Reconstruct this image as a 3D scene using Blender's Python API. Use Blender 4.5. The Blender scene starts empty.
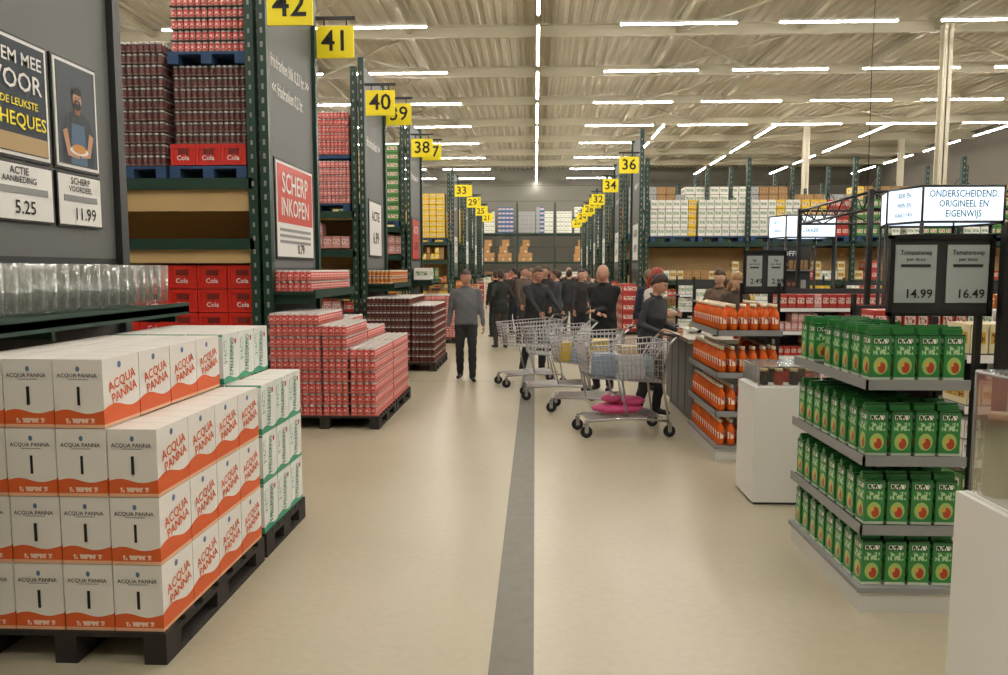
import bpy, math, random
from mathutils import Vector, Matrix
random.seed(7)
sc=bpy.context.scene
try:
    sc.view_settings.view_transform='Standard'
    sc.view_settings.look='None'
    sc.view_settings.exposure=0.0
except Exception as e: print(e)
try:
    src=open(__file__).read()
    if len(src)>40000: open('/tmp/my_scene_copy.py','w').write(src)
except Exception as e: print('nosave',e)

def L(h):
    h=h.lstrip('#'); r=[int(h[i:i+2],16)/255 for i in (0,2,4)]
    return tuple((v/12.92 if v<=.04045 else ((v+.055)/1.055)**2.4) for v in r)+(1,)

# ---------------------------------------------------------------- materials
MC={}
def mat(name,col,rough=.55,metal=0.0,emit=0,var=0.0,vs=6,spec=.5):
    if name in MC: return MC[name]
    m=bpy.data.materials.new(name); m.use_nodes=True; nt=m.node_tree
    b=nt.nodes['Principled BSDF']
    c=L(col)
    b.inputs['Base Color'].default_value=c
    b.inputs['Roughness'].default_value=rough
    b.inputs['Metallic'].default_value=metal
    b.inputs['Specular IOR Level'].default_value=spec
    if emit:
        b.inputs['Emission Color'].default_value=c
        b.inputs['Emission Strength'].default_value=emit
    if var:
        tc=nt.nodes.new('ShaderNodeTexCoord'); n=nt.nodes.new('ShaderNodeTexNoise'); n.inputs['Scale'].default_value=vs
        n.inputs['Detail'].default_value=4
        nt.links.new(tc.outputs['Object'],n.inputs['Vector'])
        mx=nt.nodes.new('ShaderNodeMix'); mx.data_type='RGBA'
        mx.inputs[6].default_value=tuple(v*(1-var) for v in c[:3])+(1,)
        mx.inputs[7].default_value=tuple(min(1,v*(1+var)) for v in c[:3])+(1,)
        nt.links.new(n.outputs['Fac'],mx.inputs[0]); nt.links.new(mx.outputs[2],b.inputs['Base Color'])
    MC[name]=m; return m

def uvmat(name,base,layers,rough=.45,emit=0,metal=0):
    if name in MC: return MC[name]
    m=bpy.data.materials.new(name); m.use_nodes=True; nt=m.node_tree; N=nt.nodes; K=nt.links
    b=N['Principled BSDF']; b.inputs['Roughness'].default_value=rough; b.inputs['Metallic'].default_value=metal
    tc=N.new('ShaderNodeTexCoord'); sp=N.new('ShaderNodeSeparateXYZ'); K.new(tc.outputs['UV'],sp.inputs[0])
    def M(op,a,bb,cc=None):
        n=N.new('ShaderNodeMath'); n.operation=op
        for i,v in enumerate((a,bb,cc)):
            if v is None: continue
            if isinstance(v,(int,float)): n.inputs[i].default_value=v
            else: K.new(v,n.inputs[i])
        return n.outputs[0]
    U=sp.outputs[0]; V=sp.outputs[1]
    cur=None
    bc=L(base)
    for ly in layers:
        k=ly[0]; p=ly[1]; col=L(ly[2])
        if k in('rect','txt'):
            f=M('MULTIPLY',M('MULTIPLY',M('GREATER_THAN',U,p[0]),M('LESS_THAN',U,p[1])),M('MULTIPLY',M('GREATER_THAN',V,p[2]),M('LESS_THAN',V,p[3])))
            if k=='txt':
                n=N.new('ShaderNodeTexNoise'); n.inputs['Scale'].default_value=1; n.inputs['Detail'].default_value=1
                mp=N.new('ShaderNodeMapping'); mp.inputs['Scale'].default_value=(p[4],p[5],1); K.new(tc.outputs['UV'],mp.inputs[0]); K.new(mp.outputs[0],n.inputs['Vector'])
                f=M('MULTIPLY',f,M('GREATER_THAN',n.outputs['Fac'],.5))
        elif k=='circ':
            du=M('MULTIPLY',M('SUBTRACT',U,p[0]),p[3]); dv=M('SUBTRACT',V,p[1])
            f=M('LESS_THAN',M('ADD',M('MULTIPLY',du,du),M('MULTIPLY',dv,dv)),p[2]*p[2])
        elif k=='wave':  # v < v0+a*sin(u*f)
            f=M('LESS_THAN',V,M('ADD',p[0],M('MULTIPLY',M('SINE',M('MULTIPLY',U,p[2]),0),p[1])))
        mx=N.new('ShaderNodeMix'); mx.data_type='RGBA'
        K.new(f,mx.inputs[0])
        if cur is None: mx.inputs[6].default_value=bc
        else: K.new(cur,mx.inputs[6])
        mx.inputs[7].default_value=col; cur=mx.outputs[2]
    K.new(cur,b.inputs['Base Color'])
    if emit:
        K.new(cur,b.inputs['Emission Color']); b.inputs['Emission Strength'].default_value=emit
    MC[name]=m; return m

# ---------------------------------------------------------------- mesh builder
TXT={}
def textgeo(s,bold=False):
    if s in TXT: return TXT[s]
    cu=bpy.data.curves.new('t','FONT'); cu.body=s; cu.resolution_u=2; cu.align_x='CENTER'; cu.align_y='CENTER'; cu.size=1
    cu.offset=.012
    ob=bpy.data.objects.new('t',cu); sc.collection.objects.link(ob)
    dg=bpy.context.evaluated_depsgraph_get(); me=bpy.data.meshes.new_from_object(ob.evaluated_get(dg))
    v=[(a.co.x,a.co.y) for a in me.vertices]; f=[tuple(p.vertices) for p in me.polygons]
    bpy.data.objects.remove(ob); bpy.data.curves.remove(cu); bpy.data.meshes.remove(me)
    TXT[s]=(v,f); return TXT[s]

UVQ=((0,0),(1,0),(1,1),(0,1))
class MB:
    def __init__(s): s.v=[];s.f=[];s.m=[];s.u=[];s.mats=[];s.mi={};s.sm=[]
    def mid(s,m):
        if m.name not in s.mi: s.mi[m.name]=len(s.mats); s.mats.append(m)
        return s.mi[m.name]
    def face(s,idx,m,uv=None,smooth=False):
        s.f.append(idx); s.m.append(s.mid(m)); s.u.append(uv); s.sm.append(smooth)
    def quad(s,a,b,c,d,m,uv=UVQ):
        i=len(s.v); s.v+= [tuple(a),tuple(b),tuple(c),tuple(d)]; s.face((i,i+1,i+2,i+3),m,uv)
    def box(s,x0,x1,y0,y1,z0,z1,m,top=None,side=None,M=None,taper=0):
        t=taper
        P=[(x0,y0,z0),(x1,y0,z0),(x1,y1,z0),(x0,y1,z0),(x0+t,y0+t,z1),(x1-t,y0+t,z1),(x1-t,y1-t,z1),(x0+t,y1-t,z1)]
        if M is not None: P=[tuple(M@Vector(p)) for p in P]
        i=len(s.v); s.v+=P; top=top or m; side=side or m
        s.face((i,i+1,i+5,i+4),m,UVQ); s.face((i+2,i+3,i+7,i+6),m,UVQ)
        s.face((i+1,i+2,i+6,i+5),side,UVQ); s.face((i+3,i,i+4,i+7),side,UVQ)
        s.face((i+4,i+5,i+6,i+7),top,UVQ); s.face((i+3,i+2,i+1,i),top,UVQ)
    def rings(s,rings,m,cap=True,smooth=True,mats=None):
        n=len(rings[0]); base=len(s.v)
        for r in rings: s.v+=[tuple(p) for p in r]
        R=len(rings)
        for j in range(R-1):
            mm=mats[j] if mats else m
            for k in range(n):
                k2=(k+1)%n
                s.face((base+j*n+k,base+j*n+k2,base+(j+1)*n+k2,base+(j+1)*n+k),mm,((k/n,j/(R-1)),((k+1)/n,j/(R-1)),((k+1)/n,(j+1)/(R-1)),(k/n,(j+1)/(R-1))),smooth)
        if cap:
            s.face(tuple(base+k for k in reversed(range(n))),mats[0] if mats else m,None)
            s.face(tuple(base+(R-1)*n+k for k in range(n)),mats[-1] if mats else m,None)
    def lathe(s,cx,cy,z,prof,n,m,mats=None,smooth=True,cap=True):
        cs=[(math.cos(2*math.pi*k/n),math.sin(2*math.pi*k/n)) for k in range(n)]
        s.rings([[(cx+r*a,cy+r*b,z+h) for a,b in cs] for r,h in prof],m,cap,smooth,mats)
    def tube(s,pts,r,m,n=5,smooth=True):
        pts=[Vector(p) for p in pts]; rr=r if isinstance(r,(list,tuple)) else [r]*len(pts)
        out=[]
        for i,p in enumerate(pts):
            if i==0: d=pts[1]-p
            elif i==len(pts)-1: d=p-pts[i-1]
            else: d=(pts[i+1]-p).normalized()+(p-pts[i-1]).normalized()
            if d.length<1e-6: d=Vector((0,0,1))
            d.normalize(); a=Vector((0,0,1)) if abs(d.z)<.9 else Vector((1,0,0))
            u=d.cross(a).normalized(); w=d.cross(u)
            out.append([p+(u*math.cos(2*math.pi*k/n)+w*math.sin(2*math.pi*k/n))*rr[i] for k in range(n)])
        s.rings(out,m,True,smooth)
    def ell(s,c,r,m,n=10,k=7,M=None):
        c=Vector(c); out=[]
        for j in range(k+1):
            ph=-math.pi/2+math.pi*j/k; q=max(.02,math.cos(ph))
            ring=[]
            for i in range(n):
                a=2*math.pi*i/n; p=Vector((r[0]*q*math.cos(a),r[1]*q*math.sin(a),r[2]*math.sin(ph)))
                if M is not None: p=M@(p+c)
                else: p=p+c
                ring.append(p)
            out.append(ring)
        s.rings(out,m)
    def text(s,t,size,o,right,up,m,off=.003,xs=1.0):
        v,f=textgeo(t); o=Vector(o); right=Vector(right).normalized(); up=Vector(up).normalized(); nn=right.cross(up)*off
        i=len(s.v); s.v+=[tuple(o+right*(a*size*xs)+up*(b*size)+nn) for a,b in v]
        for q in f: s.face(tuple(i+k for k in q),m,None)
    def merge(s,verts,faces,mm,smooth=True):
        i=len(s.v); s.v+=verts
        for q,m in zip(faces,mm): s.face(tuple(i+k for k in q),m,None,smooth)
    def build(s,name,loc=(0,0,0),rot=0):
        me=bpy.data.meshes.new(name); me.from_pydata(s.v,[],s.f)
        for m in s.mats: me.materials.append(m)
        me.polygons.foreach_set('material_index',s.m)
        me.polygons.foreach_set('use_smooth',s.sm)
        uvl=me.uv_layers.new(name='UVMap'); data=[]
        for q,u in zip(s.f,s.u):
            if u is None: data+= [0.5,0.5]*len(q)
            else:
                for a in u: data+= [a[0],a[1]]
        uvl.data.foreach_set('uv',data)
        me.update()
        ob=bpy.data.objects.new(name,me); sc.collection.objects.link(ob); ob.location=loc; ob.rotation_euler=(0,0,rot)
        return ob

# common materials
GRN=mat('rack_green','#16382c',.45)
GREY=mat('panel_grey','#686b6a',.6)
DKG=mat('dark_grey','#303233',.5)
BLK=mat('black_metal','#141414',.4)
WOOD=mat('shelf_wood','#c8ab78',.6,var=.15,vs=3)
PAL=mat('pallet_wood_dark','#2b2622',.8,var=.3,vs=8)
PALB=mat('pallet_blue','#27476e',.7)
WHT=mat('white_paint','#e4e4e0',.4)
YEL=mat('sign_yellow','#f7e40e',.5)
INK=mat('ink_black','#0c0c0c',.6)
PAPER=mat('paper_white','#e9e9e6',.6)
REDP=mat('poster_red','#c8402f',.5)
CHR=mat('chrome_wire','#b9b9bb',.28,metal=.9)
RUB=mat('rubber','#1b1b1c',.7)
STEEL=mat('roof_steel','#b3ad97',.6)
SHF=mat('shelf_grey','#8b8d8d',.4)
RCR=mat('crate_red','#cc2c20',.4)
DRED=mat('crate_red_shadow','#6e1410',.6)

# ---------------------------------------------------------------- room
b=MB()
m=bpy.data.materials.new('polished_concrete'); m.use_nodes=True; nt=m.node_tree; N=nt.nodes;K=nt.links
bs=N['Principled BSDF']; tc=N.new('ShaderNodeTexCoord')
n1=N.new('ShaderNodeTexNoise'); n1.inputs['Scale'].default_value=.5; n1.inputs['Detail'].default_value=3
n2=N.new('ShaderNodeTexNoise'); n2.inputs['Scale'].default_value=22; n2.inputs['Detail'].default_value=4
K.new(tc.outputs['Object'],n1.inputs[0]); K.new(tc.outputs['Object'],n2.inputs[0])
ad=N.new('ShaderNodeMath'); ad.operation='MULTIPLY_ADD'; ad.inputs[1].default_value=.5; K.new(n2.outputs['Fac'],ad.inputs[0]); K.new(n1.outputs['Fac'],ad.inputs[2])
cr=N.new('ShaderNodeValToRGB'); cr.color_ramp.elements[0].position=.3; cr.color_ramp.elements[0].color=L('#a39b84'); cr.color_ramp.elements[1].position=1.15 if False else 1.0; cr.color_ramp.elements[1].color=L('#b8b099')
K.new(ad.outputs[0],cr.inputs[0]); K.new(cr.outputs[0],bs.inputs['Base Color'])
bs.inputs['Roughness'].default_value=.3
bs.inputs['Specular IOR Level'].default_value=.5
FL=m
X0,X1,YB,YF,ZC=-17,24,-6,58,9.4
b.quad((X0,YB,0),(X1,YB,0),(X1,YF,0),(X0,YF,0),FL)
b.build('floor')
b=MB(); STR=mat('floor_stripe','#69665a',.45,var=.25,vs=12)
b.box(-.195,0,YB+.1,YF-8,0,.003,STR); b.build('trim_floor_stripe')
b=MB(); JN=mat('floor_joint','#9a907a',.5)
for y in (11.6,21.2): b.box(X0+.2,X1-.2,y,y+.005,0,.001,JN)
b.build('trim_floor_joints')
CEI=mat('roof_deck','#bdb7a2',.6,var=.06,vs=.5)
b=MB(); x=X0; p=.34
while x<X1:
    pts=[(x,ZC),(x+.12,ZC),(x+.17,ZC-.07),(x+.29,ZC-.07),(x+p,ZC)]
    for (a,za),(c,zc) in zip(pts,pts[1:]):
        b.quad((a,YF,za),(c,YF,zc),(c,YB,zc),(a,YB,za),CEI)
    x+=p
b.build('ceiling')
WG=mat('wall_cladding','#77766c',.7,var=.08,vs=1); WD=mat('wall_dark','#605b50',.7,var=.1,vs=1)
def wall(name,x0,x1,y0,y1,mt):
    b=MB(); b.box(x0,x1,y0,y1,0,ZC,mt)
    if x1-x0>y1-y0:
        for k in range(1,8): b.box(x0,x1,y0-.012,y0,k*1.15,k*1.15+.03,DKG)
    return b.build(name)
wall('wall_far',X0,X1,YF,YF+.2,WG); wall('wall_left',X0-.2,X0,YB,YF,WG); wall('wall_right',X1,X1+.2,YB,YF,WD); wall('wall_back',X0,X1,YB-.2,YB,WG)

# roof structure
b=MB()
def ibeam(b,p,q,h=.4,w=.2,m=STEEL):
    p=Vector(p);q=Vector(q);d=(q-p).normalized();s=d.cross(Vector((0,0,1))).normalized()
    for (w2,z0,z1) in ((w/2,-.02,.0),(.012,.0,h),(w/2,h,h+.02)):
        a=[p-s*w2+Vector((0,0,z0)),p+s*w2+Vector((0,0,z0)),q+s*w2+Vector((0,0,z0)),q-s*w2+Vector((0,0,z0))]
        t=[v+Vector((0,0,z1-z0)) for v in a]
        i=len(b.v); b.v+=[tuple(v) for v in a+t]
        for fc in ((0,1,5,4),(1,2,6,5),(2,3,7,6),(3,0,4,7),(4,5,6,7),(3,2,1,0)): b.face(tuple(i+k for k in fc),m)
ys=[4.8+4.8*k for k in range(11)]
for y in ys: ibeam(b,(X0,y,8.87),(X1,y,8.87),.32,.18)
for x in (-12,-8,-3.9,4.3,8,12,18): ibeam(b,(x,0,9.0),(x,YF,9.0),.2,.12)
for i,y in enumerate(ys[:-1]):
    for (xa,xb) in ((-8,-3.9),(4.3,8),(12,18)):
        if i%2==0: b.tube([(xa,y,8.95),(xb,y+4.8,8.95)],.04,STEEL,5); 
        b.tube([(xb,y,8.95),(xa,y+4.8,8.95)],.04,STEEL,5)
b.build('roof_truss')
COL=mat('column_paint','#c9c3ae',.6)
for (x,y,w) in ((12,23.3,.26),(13,37.6,.26),(-5.3,11.8,.26),(20,43,.26),(-12.5,30,.28)):
    b=MB(); b.box(x-w/2,x+w/2,y-w/2,y-w/2+.03,0,8.86,COL); b.box(x-w/2,x+w/2,y+w/2-.03,y+w/2,0,8.86,COL); b.box(x-.02,x+.02,y-w/2,y+w/2,0,8.86,COL); b.box(x-w*.8,x+w*.8,y-w*.8,y+w*.8,0,.03,COL); b.build('support_column')

# lamps
EM=mat('lamp_tube','#fff7ed',.5,emit=102); 
b=MB()
def lamp(x,y,l,ax):
    z=8.25
    if ax=='x':
        b.box(x-l/2,x+l/2,y-.04,y+.04,z+.03,z+.09,WHT); b.box(x-l/2+.02,x+l/2-.02,y-.03,y+.03,z-.0,z+.03,EM)
        for xx in (x-l*.35,x+l*.35): b.tube([(xx,y,z+.1),(xx,y,8.95)],.006,STEEL,3)
    else:
        b.box(x-.04,x+.04,y-l/2,y+l/2,z+.03,z+.09,WHT); b.box(x-.03,x+.03,y-l/2+.02,y+l/2-.02,z-.0,z+.03,EM)
        for yy in (y-l*.35,y+l*.35): b.tube([(x,yy,z+.1),(x,yy,8.95)],.006,STEEL,3)
for y in (-2.4,2.4,7.2,12,16.6,21,25.8,30.5,35.3,40,45,50,55):
    for x in (-13,-8.7,-4.5,3.8,8,12.2,16.4,20.6):
        if y>36 and x>5: continue
        lamp(x,y,3.1,'x')
y=-3
while y<55: lamp(.06,y+2,3.9,'y'); y+=4.8
for x in (5.8,10.9,16,21.5):
    y=37
    while y<56: lamp(x,y,3.6,'y'); y+=4.8
b.build('ceiling_lamp_rows')

# ---------------------------------------------------------------- pallets
def pallet(name,x0,x1,y0,y1,m=PAL):
    b=MB(); w=x1-x0; d=y1-y0
    for k in range(7):
        yy=y0+(d-.1)*k/6; b.box(x0,x1,yy,yy+.1,.122,.144,m)
    for k in range(3):
        xx=x0+(w-.1)*k/2
        b.box(xx,xx+.1,y0,y1,.1,.122,m); b.box(xx,xx+.1,y0,y1,0,.022,m)
        for j in range(3):
            yy=y0+(d-.14)*j/2; b.box(xx,xx+.1,yy,yy+.14,.022,.1,m)
    return b.build(name)
# ---------------------------------------------------------------- water boxes
ORG='#dc5f28'
AP=uvmat('water_carton_front','#e8e6e2',[('wave',(.24,.03,7),ORG),('wave',(.05,.0,1),'#e9b690'),('circ',(.5,.86,.04,1.0),'#5577a0'),('rect',(.3,.7,.70,.715),'#9aa3ac'),('txt',(.2,.8,.07,.14,22,14),'#f2d8c4')],.5)
APS=uvmat('water_carton_side','#e8e6e2',[('wave',(.27,.05,6),ORG),('wave',(.05,.0,1),'#e9b690'),('circ',(.45,.88,.05,1.0),'#5577a0')],.5)
SP=uvmat('sparkling_carton_front','#e4e8e5',[('wave',(.10,.02,8),'#3c9a78'),('rect',(0,1,.95,1),'#57a98a')],.5)
SPS=uvmat('sparkling_carton_side','#e4e8e5',[('wave',(.10,.04,6),'#3c9a78'),('circ',(.78,.82,.06,1.0),'#bb3b35'),('txt',(.06,.24,.4,.9,9,20),'#8fb3a6')],.5)
CT=uvmat('carton_top','#dfdcd6',[('rect',(0,1,.49,.51),'#b9b4a8'),('rect',(.0,.04,0,1),'#c8c4ba')],.55)
OT=mat('print_orange',ORG,.5); GT=mat('print_green','#1d7a58',.5)
def carton(b,x0,y0,z0,w,d,h,kind):
    g=.003; j=random.uniform(-.003,.003)
    f,s=(AP,APS) if kind==0 else (SP,SPS)
    b.box(x0+g,x0+w-g,y0+g+j,y0+d-g+j,z0+.001,z0+h-.003,f,top=CT,side=s)
def cartons(name,xr,ny,y0,kind,d):
    b=MB(); w=.222;h=.30;z0=.145
    for i in range(4):
        for jn in range(ny):
            n=3 if i==0 else 4
            for k in range(n):
                x=xr-w*(i+1); y=y0+jn*d; z=z0+k*h
                vis=(i==0) or jn==0 or k==n-1 or (i==1 and k==3)
                if not vis: continue
                carton(b,x,y,z,w,d,h,kind)
                if jn==0 and kind==0:
                    b.box(x+w*.475,x+w*.525,y-.001,y+.003,z+.10,z+.18,INK)
                    b.text('ACQUA PANNA',.024,(x+w*.5,y,z+.228),(1,0,0),(0,0,1),INK,.006)
                if i==0 or (i==1 and k==3):
                    xx=x+w-.003
                    if kind==0:
                        b.text('ACQUA',.062,(xx,y+d*.5,z+.19),(0,1,.22),(0,-.22,1),OT,.003); b.text('PANNA',.062,(xx,y+d*.55,z+.135),(0,1,.22),(0,-.22,1),OT,.003)
                    else:
                        b.text('S.PELLEGRINO',.075,(xx,y+d*.5,z+.155),(0,.10,1),(0,-1,.10),GT,.004,.48)
    return b.build(name)
XR=-1.60
pallet('pallet',XR-.9,XR+.0,3.10,4.30); cartons('water_carton_stack',XR-.01,4,3.11,0,.297)
pallet('pallet',XR-.9,XR+.0,4.34,5.10); cartons('sparkling_water_carton_stack',XR-.01,3,4.35,1,.247)

# ---------------------------------------------------------------- cans
def canmat(name,base,a,bb):
    return uvmat(name,base,[('rect',(0,1,.0,.2),bb),('rect',(0,1,.88,1),'#c5c2be'),('txt',(0,1,.3,.75,9,5),a)],.35)
CANR=canmat('can_red_label','#c93a36','#e8b8b0','#b98878'); CAND=canmat('can_dark_label','#33211d','#7c2a26','#8a6a5c'); CANY=canmat('can_yellow_label','#cda23a','#b03a34','#d8c8a0'); CANP=canmat('can_pink_label','#cc6468','#ecd0c4','#d8b0a0')
LID=mat('can_lid','#c4beba',.35,metal=.4); TRAYR=mat('tray_red','#c25a55',.6); TRAYD=mat('tray_dark','#5b443d',.6)
def cans(b,x0,x1,y0,y1,z0,layers,m,tray,front=True,right=True,top=True,n=7):
    d=.0665;h=.118;nx=int((x1-x0)/d);ny=int((y1-y0)/d)
    dx=(x1-x0)/nx;dy=(y1-y0)/ny
    b.box(x0+.03,x1-.03,y0+.03,y1-.03,z0,z0+layers*.124-.03,tray)
    cs=[(math.cos(2*math.pi*k/n),math.sin(2*math.pi*k/n)) for k in range(n)]
    for l in range(layers):
        z=z0+l*.124
        b.box(x0-.003,x1+.003,y0-.003,y1+.003,z,z+.010,tray)
        for i in range(nx):
            for j in range(ny):
                if not((front and j==0) or (right and i==nx-1) or (top and l==layers-1)): continue
                gx=.008 if (i//3)%2 else 0; gy=.008 if (j//4+l)%2 else 0
                cx=x0+(i+.5)*dx-gx*.5; cy=y0+(j+.5)*dy+gy*.5
                R=[[(cx+r*a,cy+r*c,z+hh) for a,c in cs] for r,hh in ((.032,.004),(.032,h-.01),(.027,h))]
                base=len(b.v)
                for r in R: b.v+=r
                for k in range(n):
                    k2=(k+1)%n; u0=k/n;u1=(k+1)/n
                    b.face((base+k,base+k2,base+n+k2,base+n+k),m,((u0,0),(u1,0),(u1,1),(u0,1)),True)
                    b.face((base+n+k,base+n+k2,base+2*n+k2,base+2*n+k),LID)
                b.face(tuple(base+2*n+k for k in range(n)),LID)
pallet('pallet',-2.88,-1.68,8.0,9.02); pallet('pallet',-2.88,-1.68,9.06,10.1)
b=MB()
for (ya,yb) in ((8.01,9.02),(9.07,10.09)):
    e=0 if ya<9 else 1
    cans(b,-2.0,-1.70,ya,yb,.146,6,CANR,TRAYR)
    cans(b,-2.3,-2.01,ya+.0,yb,.146,8-e,CANR,TRAYR)
    cans(b,-2.87,-2.31,ya,yb,.146,9-e,CANR,TRAYR)
b.build('red_can_stack')
pallet('pallet',-2.88,-1.68,12.7,13.5); pallet('pallet',-2.88,-1.68,13.52,14.4)
b=MB(); cans(b,-2.1,-1.70,12.72,14.38,.146,8,CAND,TRAYD); cans(b,-2.86,-2.11,12.72,14.38,.146,9,CAND,TRAYD); b.build('dark_can_stack')
pallet('pallet',-2.9,-1.85,17.6,19)
b=MB(); cans(b,-2.86,-1.88,17.62,18.98,.146,8,CANP,TRAYR); b.build('pink_can_stack')

# ---------------------------------------------------------------- racks
def crate(b,x,y,z,w=.4,d=.3,h=.27,m=RCR):
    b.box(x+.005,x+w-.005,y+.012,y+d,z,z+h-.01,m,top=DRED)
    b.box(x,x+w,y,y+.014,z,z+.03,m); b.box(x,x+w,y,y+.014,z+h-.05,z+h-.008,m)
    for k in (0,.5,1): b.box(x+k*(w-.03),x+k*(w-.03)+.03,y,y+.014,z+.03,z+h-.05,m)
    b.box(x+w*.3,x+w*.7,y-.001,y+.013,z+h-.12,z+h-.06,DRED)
    b.text('Cola',.075,(x+w*.5,y-.001,z+h*.32),(1,0,0),(0,0,1),PAPER,.003)
def pk(name,base,acc,acc2):
    return uvmat(name,base,[('rect',(.1,.9,.35,.75),acc),('txt',(.15,.85,.4,.7,12,7),acc2),('rect',(0,.03,0,1),'#222222'),('rect',(0,1,0,.04),'#2a2622')],.45)
PK={ 'yel':pk('pack_yellow','#e8c22c','#e6dcae','#a04a2c'),'whi':pk('pack_white','#eceae2','#cfd8c4','#4f7d54'),'grn':pk('pack_green','#4f8a45','#d7d9c0','#b33a2c'),
 'red':pk('pack_red','#b8362f','#e2cdc0','#7a1a18'),'pnk':pk('pack_pink','#d59a96','#ece0da','#b8474a'),'blu':pk('pack_blue','#3f6796','#d9dde0','#c04a36'),
 'brn':pk('pack_brown','#a07a4c','#b8935f','#6a4a2a'),'org':pk('pack_orange','#c96f2b','#e4c79a','#8a3a1a'),'gry':pk('pack_grey','#9d9f9f','#b7baba','#50565a'),'drk':pk('pack_dark','#3d2f2a','#6e3530','#b08a70'),'crm':pk('pack_cream','#d9cfa8','#c9a33f','#7a4a2c')}
KRAFT=uvmat('kraft_carton','#b48a58',[('rect',(0,1,.47,.53),'#9a7446'),('rect',(.62,.9,.15,.4),'#d8cdb8')],.7)
def stock(b,x0,x1,y,z0,z1,cw,ch,dep,cols,run=3,gap=.12):
    x=x0; c=random.choice(cols); cnt=0
    while x<x1-cw*.6:
        if cnt<=0: c=random.choice(cols); cnt=random.randint(1,run); hmax=z1-(random.random()*gap*(z1-z0)); cw2=cw*random.uniform(.85,1.15)
        z=z0
        while z+ch<=hmax+1e-4:
            j=random.uniform(0,.03)
            b.box(x+.004,x+cw2-.004,y+j,y+dep,z,z+ch-.006,PK[c],taper=.004); z+=ch
        x+=cw2; cnt-=1
def stocky(b,y0,y1,xf,z0,z1,cw,ch,dep,cols,run=3,face=-1):
    y=y0;cnt=0
    while y<y1-cw*.6:
        if cnt<=0: c=random.choice(cols); cnt=random.randint(1,run); hmax=z1-random.random()*.15*(z1-z0)
        z=z0
        while z+ch<=hmax+1e-4:
            xa,xb=(xf,xf+dep) if face<0 else (xf-dep,xf)
            b.box(xa,xb,y+.004,y+cw-.004,z,z+ch-.006,PK[c],taper=.004); z+=ch
        y+=cw;cnt-=1
def smallpallet(b,x0,x1,y0,y1,z,m):
    b.box(x0,x1,y0,y1,z+.1,z+.13,m)
    for k in range(3):
        xx=x0+(x1-x0-.12)*k/2; b.box(xx,xx+.12,y0,y1,z,z+.1,m)
def rackframe(b,xs,y0,y1,top=5.2,levels=(2.07,2.74),back=True,boards=()):
    for x in xs:
        for y in (y0,y1-.1):
            b.box(x-.05,x+.05,y,y+.1,0,top,GRN)
            b.box(x-.07,x+.07,y-.02,y+.12,0,.012,GRN)
            for k in range(int(top/.15)): b.box(x-.012,x+.012,y-.002,y,.1+k*.15,.15+k*.15,SHF)
        z=.3;s=0
        while z<top-.9:
            b.tube([(x,y0+.05 if s else y1-.05,z),(x,y1-.05 if s else y0+.05,z+.9)],.02,GRN,4); z+=.9;s=1-s
    for z in levels:
        for y in (y0,y1-.05): b.box(min(xs),max(xs),y,y+.05,z-.12,z,GRN)
        b.box(min(xs),max(xs),y0+.05,y1-.05,z-.03,z,WOOD)
    for (za,zb) in boards: b.box(min(xs)+.06,max(xs)-.06,y0+.06,y0+.085,za,zb,WOOD)
    if back:
        b.box(min(xs),max(xs),(y0+y1)/2-.01,(y0+y1)/2+.01,1.2,max(levels)-.13,WOOD)
def leftrack(k,y0,y1):
    b=MB(); xs=[-3.14,-5.8,-8.4,-11.1]; rackframe(b,xs,y0,y1,boards=((2.38,2.62),(1.80,1.95)) if k==0 else ())
    if k==0:
        for (xa,xb) in ((-4.10,-3.22),(-5.0,-4.14)): smallpallet(b,xa,xb,y0+.05,y0+.95,2.75,PALB)
        cans(b,-5.0,-4.15,y0+.08,y0+.7,2.89,11,CAND,TRAYD)
        x=-4.08
        while x<-3.4: crate(b,x,y0+.05,2.89,.28,.3,.24); x+=.285
        cans(b,-4.08,-3.24,y0+.15,y0+.7,3.14,7,CAND,TRAYD)
        smallpallet(b,-4.1,-3.22,y0+.1,y0+.9,4.01,PALB)
        cans(b,-4.08,-3.24,y0+.15,y0+.7,4.145,5,CANR,TRAYD,top=False)
        cans(b,-8.3,-5.9,y0+.1,y0+.6,2.89,12,CANR,TRAYR,top=False,right=False)
        x=-5.6
        while x<-3.5:
            z=.15
            for q in range(6): crate(b,x,y0+.1,z,.34,.3,.27); z+=.272
            x+=.35
        b.box(-5.7,-3.22,y0+.02,y0+.9,.0,.145,PAL)
        stock(b,-8.3,-5.9,y0+.1,.15,1.75,.3,.27,.3,['red','org','drk'])
    else:
        A={1:(['red','pnk'],['pnk','yel'],['grn','whi']),2:(['yel','grn','crm'],['pnk','red'],['red','drk']),3:(['yel','crm'],['yel','brn'],['red','org']),4:(['yel','org'],['brn','drk'],['red','pnk'])}.get(k,(['brn','yel','whi'],['red','yel','crm'],['red','gry','org']))
        for q in range(3):
            xb=xs[q]-.1; xa=xs[q+1]+.1
            for (u,v) in ((xa,(xa+xb)/2-.05),((xa+xb)/2+.05,xb)):
                smallpallet(b,u,v,y0+.05,y0+.9,2.75,PALB)
                if k in(1,) : 
                    cans(b,u,v,y0+.1,y0+.6,2.89,6,CANP,TRAYR,right=False)
                    b.box(u,v,y0+.1,y0+.7,3.66,3.72,PALB); cans(b,u,v,y0+.1,y0+.6,3.73,6,CANR,TRAYR,right=False,top=False)
                else:
                    stock(b,u,v,y0+.08,2.89,random.uniform(4.1,4.9),.28,.2,.6,A[0])
            stock(b,xa,xb,y0+.08,2.1,2.58,.16,.22,.3,A[1])
            for zz in (.15,.7,1.25): 
                b.box(xa-.05,xb+.05,y0+.02,y0+.8,zz-.04,zz,GRN); stock(b,xa,xb,y0+.05,zz,zz+.5,.14,.24,.3,A[2] if zz>1 else A[1])
    b.build('pallet_rack')
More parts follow.
